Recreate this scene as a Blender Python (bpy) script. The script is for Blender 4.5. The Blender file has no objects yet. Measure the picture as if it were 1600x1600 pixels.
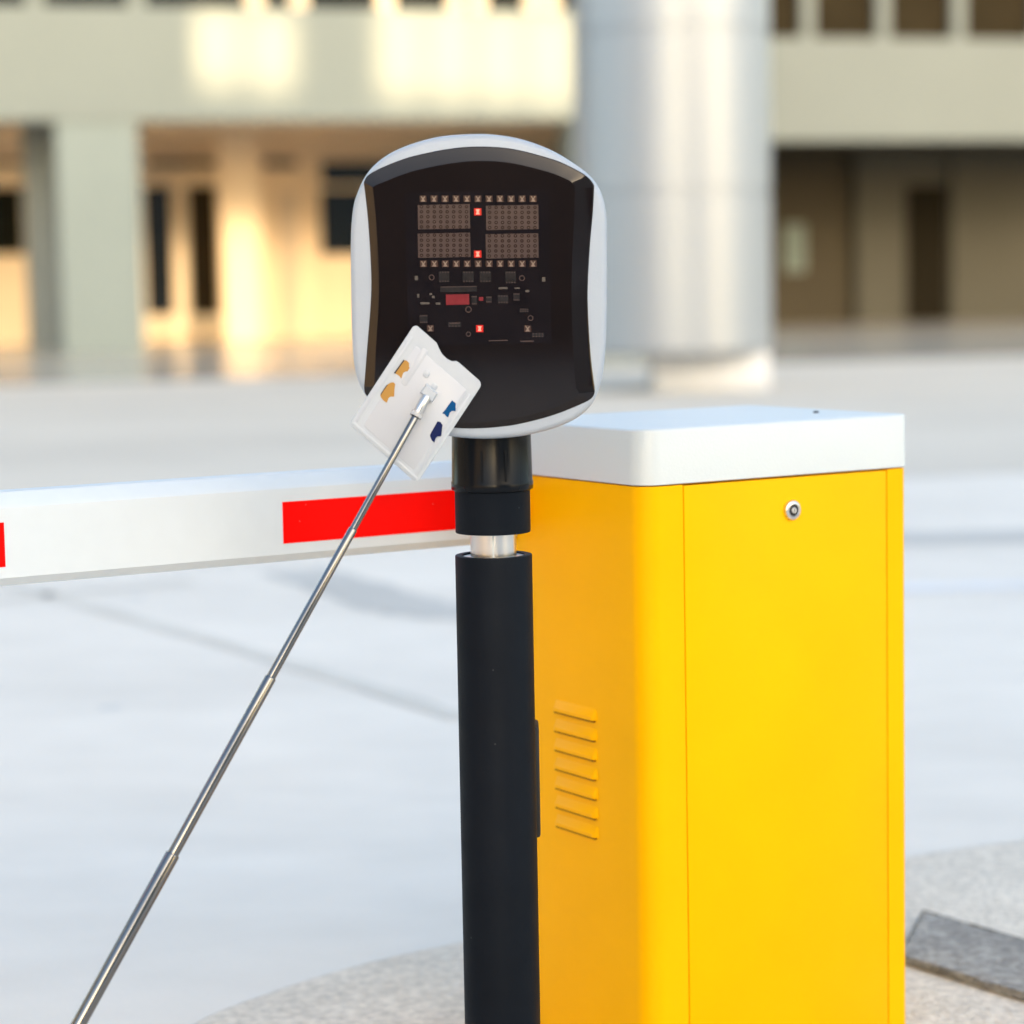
import bpy, bmesh, math, random
from mathutils import Vector, Matrix
random.seed(7)
S = bpy.context.scene
COL = S.collection
rad = math.radians

# ------------------------------------------------------------------ camera
FPX = 3797.0
PITCH = math.atan(370 / FPX)
ROLL = -0.0185
CAM = Vector((0, 0, 1.25))
FW = Vector((0, math.cos(PITCH), -math.sin(PITCH)))
U0 = Vector((0, math.sin(PITCH), math.cos(PITCH)))
R0 = Vector((1, 0, 0))
RT = R0 * math.cos(ROLL) + U0 * math.sin(ROLL)
UP = -R0 * math.sin(ROLL) + U0 * math.cos(ROLL)

def ray(x, y):
    return FW + RT * ((x - 800) / FPX) + UP * ((800 - y) / FPX)

def hit(x, y, p, n):
    """where the sight line of photo position (x, y) meets the plane through p"""
    d = ray(x, y)
    return CAM + d * ((p - CAM).dot(n) / d.dot(n))

def hit_y(x, y, Y): return hit(x, y, Vector((0, Y, 0)), Vector((0, 1, 0)))
def hit_z(x, y, Z=0.0): return hit(x, y, Vector((0, 0, Z)), Vector((0, 0, 1)))

cam = bpy.data.cameras.new('camera')
co = bpy.data.objects.new('camera', cam)
COL.objects.link(co)
m = Matrix((RT, UP, -FW)).transposed().to_4x4()
m.translation = CAM
co.matrix_world = m
cam.sensor_width = 36
cam.lens = FPX / 1600 * 36
cam.clip_start = 0.05
cam.clip_end = 6000
cam.dof.use_dof = True
cam.dof.focus_distance = 3.47
cam.dof.aperture_fstop = 2.35
S.camera = co

# ------------------------------------------------------------------ materials
def mat(name, color, rough=0.5, metal=0.0, var=0.0, vscale=3.0, bump=0.0, bscale=60.0, coat=0.0,
        spec=0.5, emit=None, estr=0.0, trans=0.0, var2=0.0, v2scale=40.0, stretch=None, rvar=0.0, ior=1.5,
        speck=None, aniso=0.0):
    M = bpy.data.materials.new(name)
    M.use_nodes = True
    nt = M.node_tree
    b = nt.nodes['Principled BSDF']
    b.inputs['Base Color'].default_value = (*color, 1)
    b.inputs['Roughness'].default_value = rough
    b.inputs['Metallic'].default_value = metal
    b.inputs['Specular IOR Level'].default_value = spec
    b.inputs['IOR'].default_value = ior
    b.inputs['Coat Weight'].default_value = coat
    b.inputs['Coat Roughness'].default_value = 0.04
    b.inputs['Transmission Weight'].default_value = trans
    b.inputs['Anisotropic'].default_value = aniso
    if emit:
        b.inputs['Emission Color'].default_value = (*emit, 1)
        b.inputs['Emission Strength'].default_value = estr
    tc = nt.nodes.new('ShaderNodeTexCoord')
    vec = tc.outputs['Object']
    if stretch:
        mp = nt.nodes.new('ShaderNodeMapping')
        mp.inputs['Scale'].default_value = stretch[:3]
        if len(stretch) > 3:
            mp.inputs['Rotation'].default_value = (0, 0, stretch[3])
        nt.links.new(vec, mp.inputs['Vector'])
        vec = mp.outputs['Vector']

    def noise(scale, detail=4.0, v=vec):
        n = nt.nodes.new('ShaderNodeTexNoise')
        n.inputs['Scale'].default_value = scale
        n.inputs['Detail'].default_value = detail
        nt.links.new(v, n.inputs['Vector'])
        return n.outputs['Fac']
    cur = None
    for v, sc in ((var, vscale), (var2, v2scale)):
        if v <= 0:
            continue
        f = noise(sc)
        mr = nt.nodes.new('ShaderNodeMapRange')
        mr.inputs['From Min'].default_value = 0.28
        mr.inputs['From Max'].default_value = 0.72
        mr.inputs['To Min'].default_value = 1 - v
        mr.inputs['To Max'].default_value = 1 + v
        nt.links.new(f, mr.inputs['Value'])
        if cur is None:
            cur = mr.outputs['Result']
        else:
            mu = nt.nodes.new('ShaderNodeMath')
            mu.operation = 'MULTIPLY'
            nt.links.new(cur, mu.inputs[0])
            nt.links.new(mr.outputs['Result'], mu.inputs[1])
            cur = mu.outputs[0]
    colout = None
    if cur is not None:
        vm = nt.nodes.new('ShaderNodeVectorMath')
        vm.operation = 'SCALE'
        vm.inputs[0].default_value = color
        nt.links.new(cur, vm.inputs['Scale'])
        colout = vm.outputs[0]
    if speck:                      # (scale, threshold, colour): small worn specks
        vo = nt.nodes.new('ShaderNodeTexVoronoi')
        vo.inputs['Scale'].default_value = speck[0]
        nt.links.new(tc.outputs['Object'], vo.inputs['Vector'])
        lt = nt.nodes.new('ShaderNodeMath')
        lt.operation = 'LESS_THAN'
        lt.inputs[1].default_value = speck[1]
        nt.links.new(vo.outputs['Distance'], lt.inputs[0])
        mx = nt.nodes.new('ShaderNodeMix')
        mx.data_type = 'RGBA'
        mx.inputs['A'].default_value = (*color, 1)
        mx.inputs['B'].default_value = (*speck[2], 1)
        nt.links.new(lt.outputs[0], mx.inputs['Factor'])
        if colout is not None:
            nt.links.new(colout, mx.inputs['A'])
        colout = mx.outputs['Result']
    if colout is not None:
        nt.links.new(colout, b.inputs['Base Color'])
    if rvar > 0:
        f = noise(vscale * 2.3)
        mr = nt.nodes.new('ShaderNodeMapRange')
        mr.inputs['To Min'].default_value = max(0, rough - rvar)
        mr.inputs['To Max'].default_value = min(1, rough + rvar)
        nt.links.new(f, mr.inputs['Value'])
        nt.links.new(mr.outputs['Result'], b.inputs['Roughness'])
    if bump > 0:
        f = noise(bscale, 6.0, tc.outputs['Object'])
        bp = nt.nodes.new('ShaderNodeBump')
        bp.inputs['Strength'].default_value = bump
        bp.inputs['Distance'].default_value = 0.01
        nt.links.new(f, bp.inputs['Height'])
        nt.links.new(bp.outputs['Normal'], b.inputs['Normal'])
    return M

MT = dict(
    yellow=mat('yellow_paint', (0.96, 0.47, 0.0), 0.34, var=0.035, vscale=5, bump=0.035, bscale=180, spec=0.06, coat=0.0),
    lid=mat('white_powder_coat', (0.60, 0.66, 0.685), 0.38, var=0.02, vscale=4, bump=0.05, bscale=260),
    arm=mat('white_arm_paint', (0.61, 0.68, 0.735), 0.35, var=0.03, vscale=3, var2=0.012, v2scale=30),
    red=mat('red_reflective', (0.92, 0.002, 0.001), 0.4, var=0.06, vscale=6, speck=(38, 0.05, (0.85, 0.10, 0.09)), spec=0.06),
    steel=mat('brushed_steel', (0.68, 0.67, 0.65), 0.28, 1.0, var=0.04, vscale=20),
    chrome=mat('chrome', (0.22, 0.22, 0.219), 0.09, 1.0, var=0.03, vscale=12, rvar=0.04),
    post=mat('black_post_paint', (0.004, 0.0066, 0.0112), 0.55, var=0.12, vscale=12, bump=0.05, bscale=140, spec=0.09,
             speck=(26, 0.04, (0.03, 0.034, 0.038)), rvar=0.1),
    collar=mat('black_gloss_plastic', (0.004, 0.0052, 0.0075), 0.22, var=0.05, bump=0.03, bscale=30, spec=0.14),
    shell=mat('white_plastic', (0.385, 0.44, 0.51), 0.42, var=0.02, vscale=9, bump=0.06, bscale=300),
    glass=mat('smoked_acrylic', (0.0085, 0.0062, 0.0066), 0.05, var=0.1, vscale=9, spec=0.36),
    board=mat('circuit_board', (0.0085, 0.0070, 0.0088), 0.06, var=0.2, vscale=26, spec=0.36),
    module=mat('led_module', (0.066, 0.045, 0.042), 0.12, var=0.1, vscale=60, spec=0.42),
    moddot=mat('led_module_dot', (0.022, 0.013, 0.013), 0.12, spec=0.42),
    modlite=mat('led_module_dot_pale', (0.105, 0.075, 0.068), 0.12, spec=0.42),
    ledbody=mat('led_body', (0.050, 0.028, 0.024), 0.12, spec=0.42),
    leddie=mat('led_die', (0.21, 0.155, 0.125), 0.15, spec=0.42),
    ledred=mat('led_lit_body', (0.20, 0.006, 0.005), 0.15, emit=(1, 0.02, 0.012), estr=0.10),
    ledhot=mat('led_lit_die', (0.9, 0.25, 0.2), 0.15, emit=(1.0, 0.16, 0.10), estr=0.22),
    redchip=mat('red_component', (0.17, 0.020, 0.026), 0.12, var=0.12, vscale=90, spec=0.42),
    chip=mat('grey_component', (0.015, 0.014, 0.016), 0.12, var=0.3, vscale=90, spec=0.42),
    tin=mat('tinned_component', (0.085, 0.075, 0.068), 0.15, var=0.2, vscale=120, spec=0.42),
    sleeve=mat('frosted_plastic', (0.452, 0.50, 0.56), 0.33, var=0.02, vscale=20, bump=0.04, bscale=90),
    cardw=mat('card_white', (0.475, 0.51, 0.565), 0.36, var=0.02, vscale=16),
    clear=mat('clear_plastic', (0.78, 0.79, 0.80), 0.08, trans=0.55, spec=0.5, ior=1.45),
    gold=mat('gold_print', (0.42, 0.225, 0.055), 0.6, spec=0.15, var=0.03),
    blue=mat('blue_print', (0.002, 0.065, 0.20), 0.6, spec=0.1, var=0.1, vscale=30),
    navy=mat('navy_print', (0.008, 0.015, 0.075), 0.6, spec=0.1, var=0.03),
    ink=mat('dark_print', (0.018, 0.016, 0.02), 0.4),
    rubber=mat('black_rubber', (0.012, 0.012, 0.013), 0.7, var=0.1),
    dark=mat('dark_keyway', (0.04, 0.04, 0.042), 0.4, 0.6),
    driveway=mat('driveway_concrete', (0.765, 0.725, 0.655), 0.72, var=0.075, vscale=1.0, var2=0.04, v2scale=5, bump=0.2, bscale=50, speck=(1.3, 0.05, (0.60, 0.60, 0.57)),
                 spec=0.22, stretch=(0.6, 0.9, 1, rad(28)), rvar=0.12),
    slot_shade=mat('slot_shade_paint', (0.24, 0.10, 0.008), 0.8, spec=0.1),
    joint=mat('joint_filler', (0.65, 0.625, 0.565), 0.8, var=0.1, vscale=2, spec=0.2),
    darkpatch=mat('darker_concrete', (0.52, 0.51, 0.48), 0.55, var=0.08, vscale=1.2, spec=0.3),
    lineworn=mat('worn_line_paint', (0.76, 0.77, 0.78), 0.7, var=0.05, vscale=2, spec=0.2),
    plaza=mat('plaza_paving', (0.64, 0.595, 0.515), 0.8, var=0.08, vscale=0.45, var2=0.03, v2scale=3, spec=0.12, stretch=(0.4, 1.0, 1)),
    terrace=mat('polished_granite', (0.45, 0.43, 0.38), 0.2, var=0.06, vscale=0.6, spec=0.5, bump=0.02, bscale=3),
    earth=mat('far_ground', (0.40, 0.39, 0.36), 0.9, var=0.1, vscale=0.05, spec=0.1),
    island=mat('washed_concrete', (0.75, 0.68, 0.58), 0.9, var=0.08, vscale=5, var2=0.2, v2scale=58, bump=0.9, bscale=75, spec=0.15),
    kerb=mat('dark_rough_stone', (0.335, 0.325, 0.305), 0.95, var=0.22, vscale=20, var2=0.30, v2scale=55, bump=0.9, bscale=90, spec=0.1),
    facade=mat('painted_render', (0.228, 0.263, 0.255), 0.8, var=0.03, vscale=0.5, spec=0.2),
    facade2=mat('cream_render', (0.205, 0.235, 0.232), 0.8, var=0.03, vscale=0.5, spec=0.2),
    pier=mat('pale_green_render', (0.24, 0.288, 0.285), 0.8, var=0.03, vscale=0.7, spec=0.2),
    greypier=mat('grey_render', (0.22, 0.25, 0.25), 0.8, var=0.04, vscale=0.7, spec=0.2),
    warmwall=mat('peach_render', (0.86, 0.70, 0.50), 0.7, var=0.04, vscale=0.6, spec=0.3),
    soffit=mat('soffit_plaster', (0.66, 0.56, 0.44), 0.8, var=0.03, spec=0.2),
    frame=mat('cream_frame', (0.78, 0.66, 0.48), 0.5, var=0.03),
    pane=mat('dark_glass', (0.006, 0.007, 0.005), 0.06, spec=0.5),
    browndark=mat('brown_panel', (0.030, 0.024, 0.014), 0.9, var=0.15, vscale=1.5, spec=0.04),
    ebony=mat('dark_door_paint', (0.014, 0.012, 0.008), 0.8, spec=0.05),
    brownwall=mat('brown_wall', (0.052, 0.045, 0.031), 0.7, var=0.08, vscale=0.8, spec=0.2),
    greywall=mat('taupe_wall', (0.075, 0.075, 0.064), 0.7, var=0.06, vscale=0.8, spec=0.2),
    stepst=mat('terracotta_step', (0.62, 0.42, 0.28), 0.7, var=0.06, vscale=1, spec=0.2),
    column=mat('column_cladding', (0.375, 0.412, 0.455), 0.38, 0.45, var=0.02, vscale=0.8, spec=0.4),
    plinth=mat('white_plinth', (0.66, 0.69, 0.73), 0.5, var=0.03, vscale=2),
    poster=mat('notice_print', (0.07, 0.12, 0.12), 0.5, var=0.4, vscale=6),
    darkwall=mat('dark_brick', (0.10, 0.075, 0.065), 0.85, var=0.2, vscale=2, spec=0.2),
    tanwall=mat('tan_render', (0.60, 0.47, 0.32), 0.8, var=0.05, vscale=0.3, spec=0.2),
    unseen=mat('unseen_concrete', (0.42, 0.40, 0.37), 0.8, var=0.06, vscale=0.2, spec=0.2),
)

# ------------------------------------------------------------------ objects
FRAME = {}

def inv_of(o):
    while o.parent is not None:
        o = o.parent
    return FRAME.get(o.name, Matrix.Identity(4)).inverted()

def obj(name, bm, mats, parent=None, world=True, flat=False, ang=32):
    bmesh.ops.remove_doubles(bm, verts=bm.verts, dist=1e-6)
    bmesh.ops.recalc_face_normals(bm, faces=bm.faces)
    if parent is not None and world:
        bm.transform(inv_of(parent))
    if not flat:
        for f in bm.faces:
            f.smooth = True
        for e in bm.edges:
            if len(e.link_faces) == 2 and e.calc_face_angle(0) > rad(ang):
                e.smooth = False
    me = bpy.data.meshes.new(name)
    bm.to_mesh(me)
    bm.free()
    for x in (mats if isinstance(mats, (list, tuple)) else [mats]):
        me.materials.append(x)
    o = bpy.data.objects.new(name, me)
    COL.objects.link(o)
    if parent is not None:
        o.parent = parent
    return o

def thing(name, label, cat, loc, rz=0.0, group=None):
    o = bpy.data.objects.new(name, None)
    o.empty_display_size = 0.1
    COL.objects.link(o)
    o.location = loc
    o.rotation_euler = (0, 0, rz)
    o['label'] = label
    o['category'] = cat
    if group:
        o['group'] = group
    FRAME[o.name] = Matrix.Translation(loc) @ Matrix.Rotation(rz, 4, 'Z')
    return o

def struct(o):
    o['kind'] = 'structure'
    return o

def copy_part(o, parent, delta, rot=None):
    c = o.copy()
    COL.objects.link(c)
    c.parent = parent
    c.location = o.location + delta
    return c

# ------------------------------------------------------------------ mesh helpers
def BM(): return bmesh.new()

def box(bm, lo, hi, T=None, bev=0.0, mi=0):
    vs = [Vector((x, y, z)) for z in (lo[2], hi[2]) for y in (lo[1], hi[1]) for x in (lo[0], hi[0])]
    b2 = bmesh.new()
    v = [b2.verts.new(p) for p in vs]
    for f in ((0, 2, 3, 1), (4, 5, 7, 6), (0, 1, 5, 4), (2, 6, 7, 3), (0, 4, 6, 2), (1, 3, 7, 5)):
        b2.faces.new([v[i] for i in f])
    if bev > 0:
        bmesh.ops.bevel(b2, geom=list(b2.edges), offset=bev, segments=2, affect='EDGES', profile=0.5)
    join(bm, b2, T, mi)

def join(bm, b2, T=None, mi=None):
    b2.verts.index_update()
    mp = [bm.verts.new(T @ v.co if T is not None else v.co) for v in b2.verts]
    for f in b2.faces:
        try:
            g = bm.faces.new([mp[v.index] for v in f.verts])
            g.material_index = f.material_index if mi is None else mi
        except ValueError:
            pass
    b2.free()

def loft(bm, rings, cap0=True, cap1=True, closed=True, mi=0):
    R = [[bm.verts.new(p) for p in r] for r in rings]
    n = len(R[0])
    for a, b in zip(R, R[1:]):
        for i in range(n if closed else n - 1):
            j = (i + 1) % n
            bm.faces.new((a[i], a[j], b[j], b[i])).material_index = mi
    if cap0:
        bm.faces.new(list(reversed(R[0]))).material_index = mi
    if cap1:
        bm.faces.new(R[-1]).material_index = mi
    return R

def lathe(bm, prof, T, seg=64, cap0=True, cap1=True, mi=0):
    rings = [[T @ Vector((r * math.cos(2 * math.pi * k / seg), r * math.sin(2 * math.pi * k / seg), z)) for k in range(seg)]
             for r, z in prof]
    loft(bm, rings, cap0, cap1, mi=mi)

def axis_frame(p, d, up=Vector((0, 0, 1))):
    z = d.normalized()
    x = up.cross(z)
    if x.length < 1e-4:
        x = Vector((1, 0, 0)).cross(z)
    x.normalize()
    y = z.cross(x)
    M4 = Matrix((x, y, z)).transposed().to_4x4()
    M4.translation = p
    return M4

def spline(pts, n=8, closed=False):
    P = [Vector(p) for p in pts]
    N = len(P)
    out = []
    for i in range(N if closed else N - 1):
        g = (lambda k: P[k % N]) if closed else (lambda k: P[max(0, min(N - 1, k))])
        a, b, c, d = g(i - 1), g(i), g(i + 1), g(i + 2)
        for k in range(n):
            t = k / n
            out.append(0.5 * ((2 * b) + (c - a) * t + (2 * a - 5 * b + 4 * c - d) * t * t + (3 * b - a - 3 * c + d) * t ** 3))
    if not closed:
        out.append(P[-1])
    return out

def inset_poly(pts, d):
    """2-D polygon moved inward by d (clockwise or not)"""
    n = len(pts)
    area = sum(pts[i].x * pts[(i + 1) % n].y - pts[(i + 1) % n].x * pts[i].y for i in range(n))
    sg = 1 if area > 0 else -1
    out = []
    for i in range(n):
        a, b, c = pts[i - 1], pts[i], pts[(i + 1) % n]
        e1, e2 = (b - a).normalized(), (c - b).normalized()
        n1, n2 = Vector((-e1.y, e1.x)) * sg, Vector((-e2.y, e2.x)) * sg
        h = (n1 + n2)
        h = h.normalized() if h.length > 1e-6 else n1
        k = max(0.5, h.dot(n1))
        out.append(b + h * (d / k))
    return out

def rrect(w, l, radii, seg=8):
    """outline of a rectangle 0..w, 0..l with four corner radii (front-near, front-far, back-far, back-near)"""
    cs = [((0, 0), (1, 1), 180), ((w, 0), (-1, 1), 270), ((w, l), (-1, -1), 0), ((0, l), (1, -1), 90)]
    out = []
    for (c, s, a0), r in zip(cs, radii):
        cx, cy = c[0] + s[0] * r, c[1] + s[1] * r
        for k in range(seg + 1):
            a = rad(a0 + 90 * k / seg)
            out.append(Vector((cx + r * math.cos(a), cy + r * math.sin(a))))
    return out

# ================================================================== ground
def sheet(name, pts, z, m):
    bm = BM()
    bm.faces.new([bm.verts.new((p[0], p[1], z)) for p in pts])
    return struct(obj(name, bm, m, flat=True))

BROT = rad(15)
EB = Vector((math.cos(BROT), math.sin(BROT), 0))
NB = Vector((-math.sin(BROT), math.cos(BROT), 0))
OB = hit_y(500, 545, 45.0)
OB.z = 0
def bpt(u, w, z=0): return OB + EB * u + NB * w + Vector((0, 0, z))
def hb(x, y, w):
    """photo position on the plane w metres behind the facade -> (u, z)"""
    q = hit(x, y, OB + NB * w, NB) - OB
    return q.dot(EB), q.z

sheet('ground', [(-3000, -3000), (3000, -3000), (3000, 3000), (-3000, 3000)], -0.02, MT['earth'])
E1 = hit_z(500, 775).y
sheet('driveway', [(-60, -70), (60, -70), (60, E1 + 16), (-60, E1 - 16)], -0.004, MT['driveway'])
TW = (hit_z(500, 588) - OB).dot(NB)
sheet('plaza', [(-60, E1 - 16), (60, E1 + 16), bpt(62, TW), bpt(-62, TW)], 0.0, MT['plaza'])
sheet('terrace', [bpt(-62, TW), bpt(62, TW), bpt(62, 22), bpt(-62, 22)], 0.004, MT['terrace'])

def strip(pts, wd, z):
    """ribbon on the ground through photo positions, wd metres wide"""
    P = [Vector((q.x, q.y)) for q in (hit_z(*p) for p in pts)]
    P = spline(P, 5)
    bm = BM(); prev = None
    for i, p in enumerate(P):
        t = (P[min(i + 1, len(P) - 1)] - P[max(i - 1, 0)]).normalized()
        n = Vector((-t.y, t.x)) * wd * random.uniform(0.75, 1.15) / 2
        cur = (bm.verts.new((p.x + n.x, p.y + n.y, z)), bm.verts.new((p.x - n.x, p.y - n.y, z)))
        if prev:
            bm.faces.new((prev[0], cur[0], cur[1], prev[1]))
        prev = cur
    return bm
struct(obj('driveway_joint', strip([(-120, 880), (60, 925), (330, 1000), (560, 1068), (720, 1120)], 0.09, -0.0005), MT['joint'], flat=True))
struct(obj('driveway_joint', strip([(-200, 960), (0, 938), (140, 922), (300, 908)], 0.10, -0.0005), MT['joint'], flat=True))
struct(obj('dark_patch', strip([(455, 890), (540, 915), (620, 942), (690, 955), (800, 962)], 0.34, -0.0009), MT['darkpatch'], flat=True))  # ribbon of darker concrete
struct(obj('dark_patch', strip([(1340, 842), (1600, 836), (1860, 830)], 0.5, -0.0009), MT['darkpatch'], flat=True))
struct(obj('driveway_line', strip([(1330, 921), (1450, 917), (1600, 914), (1800, 910)], 0.22, -0.0005), MT['lineworn'], flat=True))

# kerb island
far_px = [(150, 1720), (290, 1601), (420, 1547), (560, 1504), (720, 1468), (900, 1436), (1150, 1385), (1420, 1335), (1600, 1309), (1900, 1276)]
ISZ = 0.012
far = [Vector((q.x, q.y)) for q in (hit_z(x, y, ISZ) for x, y in far_px)]
edge = [Vector((-0.25, 2.35)), Vector((-0.48, 2.62)), Vector((-0.615, 2.95))] + far + [Vector((2.2, 5.15)), Vector((3.1, 5.0))]
edge = spline(edge, 6) + [Vector((3.3, 4.4)), Vector((3.0, 2.3)), Vector((0.6, 2.05))]
bm = BM()
i1, i2 = inset_poly(edge, 0.006), inset_poly(edge, 0.02)
loft(bm, [[Vector((p.x, p.y, -0.05)) for p in edge], [Vector((p.x, p.y, ISZ - 0.008)) for p in edge],
          [Vector((p.x, p.y, ISZ - 0.003)) for p in i1], [Vector((p.x, p.y, ISZ)) for p in i2]])
struct(obj('kerb_island', bm, MT['island']))

# dark rough kerb stone on the island
A = hit_z(1404, 1506, ISZ); B = hit_z(1760, 1617, ISZ)
d = (B - A); L = d.length; d.normalize(); bk = hit_z(1441, 1421, ISZ + 0.016) - A; bk.z = 0; WK = bk.length; bk.normalize()
T = Matrix((d, bk, Vector((0, 0, 1)))).transposed().to_4x4(); T.translation = A
ks = thing('kerb_stone', 'dark grey rough kerb stone lying beside the yellow cabinet', 'kerb stone', A)
bm = BM()
box(bm, (0, 0, 0.0), (L, WK, 0.016), None, 0.006)
bmesh.ops.subdivide_edges(bm, edges=list(bm.edges), cuts=14, use_grid_fill=True)
for v in bm.verts:
    if v.co.z > 0.005:
        v.co += Vector((random.uniform(-1, 1), random.uniform(-1, 1), random.uniform(-1, 1))) * 0.0022
bm.transform(T)
obj('stone_block', bm, MT['kerb'], ks, ang=70)

# ================================================================== barrier gate
th = 0.56347077
AX = Vector((math.cos(th), math.sin(th), 0))
BX = Vector((-math.sin(th), math.cos(th), 0))
CO = Vector((0.1943323, 3.6, 0))
HT, W, LG, LH = 1.01811, 0.5245, 0.41341, 0.08509
gate = thing('barrier_gate', 'yellow barrier gate cabinet with white lid and white boom arm striped in red', 'barrier gate', CO + Vector((0, 0, ISZ)))
TC = Matrix((AX, BX, Vector((0, 0, 1)))).transposed().to_4x4()
TC.translation = CO
NL = -AX          # outward normal of the louvred side
NF = -BX          # outward normal of the door side

def cab_s(x, y):  # photo position on the door side -> (along, z)
    q = hit(x, y, CO, BX) - CO
    return q.dot(AX), q.z
def cab_b(x, y):  # photo position on the louvred side -> (back, z)
    q = hit(x, y, CO, AX) - CO
    return q.dot(BX), q.z

IN = 0.0022       # body sits a little inside the lid
s0 = cab_s(1073, 1100)[0]
s1 = cab_s(1388, 1100)[0]
zt = HT - LH - 0.0018
rr = 0.034
base = rrect(W - 2 * IN, LG - 2 * IN, (rr, 0.014, 0.02, rr), 10)
base = [p + Vector((IN, IN)) for p in base]
# cut the door recess into the front edge (between corner 0 end and corner 1 start)
k = 11
g = 0.0013
recess = [Vector((s0 - g, IN)), Vector((s0 - g, IN + 0.02)), Vector((s1 + g, IN + 0.02)), Vector((s1 + g, IN))]
outline = base[:k] + recess + base[k:]
bm = BM()
loft(bm, [[TC @ Vector((p.x, p.y, z)) for p in outline] for z in (ISZ, zt)])
body = obj('cabinet_body', bm, MT['yellow'], gate)
bm = BM()
box(bm, (s0 + g, IN + 0.0002, ISZ + 0.004), (s1 - g * 0.4, IN + 0.0185, zt - 0.0015), TC, 0.0012)
door = obj('door', bm, MT['yellow'], gate)
# lid
bm = BM()
lo = rrect(W, LG, (rr + 0.002, 0.016, 0.022, rr), 10)
rings = []
for z, ins in ((HT - LH, 0.002), (HT - LH + 0.0012, 0.0), (HT - 0.005, 0.0), (HT - 0.0028, 0.0007), (HT - 0.0011, 0.0022), (HT - 0.0003, 0.0042), (HT, 0.007)):
    q = inset_poly(lo, ins) if ins else lo
    rings.append([TC @ Vector((p.x, p.y, z)) for p in q])
loft(bm, rings)
lid = obj('lid', bm, MT['lid'], gate)
q = hit_z(1275, 645, HT)
bm = BM()
lathe(bm, [(0.0045, -0.001), (0.0045, 0.0022), (0.003, 0.0032)], Matrix.Translation((q.x, q.y, HT)), 20)
obj('screw', bm, MT['dark'], lid)
# lock on the door
ls, lz = cab_s(1238, 797)
T = axis_frame(CO + AX * ls + Vector((0, 0, lz)) + NF * (-IN), NF)
bm = BM()
lathe(bm, [(0.0155, 0.0), (0.0155, 0.003), (0.0147, 0.0052), (0.0125, 0.0068), (0.0100, 0.0072), (0.0092, 0.0060)], T, 48, True, False)
lock = obj('lock', bm, MT['steel'], door)
bm = BM()
lathe(bm, [(0.0095, 0.0056), (0.0060, 0.0058), (0.0055, 0.0064)], T, 40)
obj('keyhole_ring', bm, MT['dark'], door)
bm = BM()
lathe(bm, [(0.0046, 0.0060), (0.0046, 0.0074), (0.004, 0.0079)], T, 32)
bmk = BM()
box(bm, (-0.0007, -0.003, 0.0078), (0.0007, 0.003, 0.0081), T, 0, 1)
obj('key_plug', bm, [MT['steel'], MT['ink']], door)
# louvres
b1, z1 = cab_b(866, 1110.6)
b0, z0 = cab_b(930.6, 1126.0)
zb = (z0 + z1) / 2
b7, z7 = cab_b(869.7, 1289.7)
b8, z8 = cab_b(934.4, 1309.0)
pitch = (zb - (z7 + z8) / 2) / 6
bm = BM()
hgt, dep = 0.0185, 0.0075
bw0, bw1 = min(b0, b1), max(b0, b1)
prof = [(0.0, hgt), (0.0035, hgt * 0.72), (0.0080, hgt * 0.30), (dep, 0.0012), (dep, 0.0), (0.0, 0.0)]
xs = [(bw0, 0.12), (bw0 + 0.003, 0.72), (bw0 + 0.007, 1.0), (bw1 - 0.007, 1.0), (bw1 - 0.003, 0.72), (bw1, 0.12)]
rings = [[TC @ Vector((IN + 0.0004 - o * s, b, zb + h)) for o, h in prof] for b, s in xs]
loft(bm, rings)
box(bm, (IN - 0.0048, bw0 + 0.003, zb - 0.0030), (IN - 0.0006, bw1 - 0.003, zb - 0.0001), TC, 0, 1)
lv = obj('louvre', bm, [MT['yellow'], MT['slot_shade']], body, ang=25)
for i in range(1, 7):
    copy_part(lv, body, Vector((0, 0, -pitch * i)))
# painted-in shade: thin dark slot under each hood
# boom arm
bA = LG * 0.86
armp = CO + BX * (LG * 0.5)
# arm front plane goes through the louvred side where the photo's arm meets it
t_arm = 0.845 * LG
AP = CO + BX * t_arm
def arm_sz(x, y):
    q = hit(x, y, AP, BX) - AP
    return q.dot(AX), q.z
zt_l, zt_r = arm_sz(0, 786)[1], arm_sz(690, 754)[1]
zb_l, zb_r = arm_sz(0, 898.5)[1], arm_sz(720, 847.5)[1]
zT, zB = (zt_l + zt_r) / 2, (zb_l + zb_r) / 2
print('arm', zt_l, zt_r, zb_l, zb_r, 'pitch', pitch, 's0 s1', s0, s1)
c_t, c_b, dpt = 0.021, 0.0125, 0.085
prof = [(0, zB), (0, zT), (0.004, zT + 0.006), (0.022, zT + c_t), (dpt - 0.022, zT + c_t), (dpt, zT), (dpt, zB), (dpt - 0.016, zB - c_b), (0.013, zB - c_b)]
bm = BM()
loft(bm, [[AP + AX * s + BX * o + Vector((0, 0, z)) for o, z in prof] for s in (-2.6, -0.0006)])
arm = obj('boom_arm', bm, MT['arm'], gate, ang=20)
zs = [arm_sz(441, 784.5), arm_sz(441, 849.6)]
sa = zs[0][0]; za, zc = zs[0][1], zs[1][1]
slen = 0.43
s_left = arm_sz(6.5, 840)[0]
bm = BM()
box(bm, (sa, -0.0012, za), (sa + slen, 0.0, zc), None)
T = TC.copy(); T.translation = AP
bm.transform(Matrix.Translation((0, 0, 0)))
bm.transform(T)
st = obj('red_stripe', bm, MT['red'], arm, flat=True)
copy_part(st, arm, AX * (s_left - slen - sa))

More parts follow.
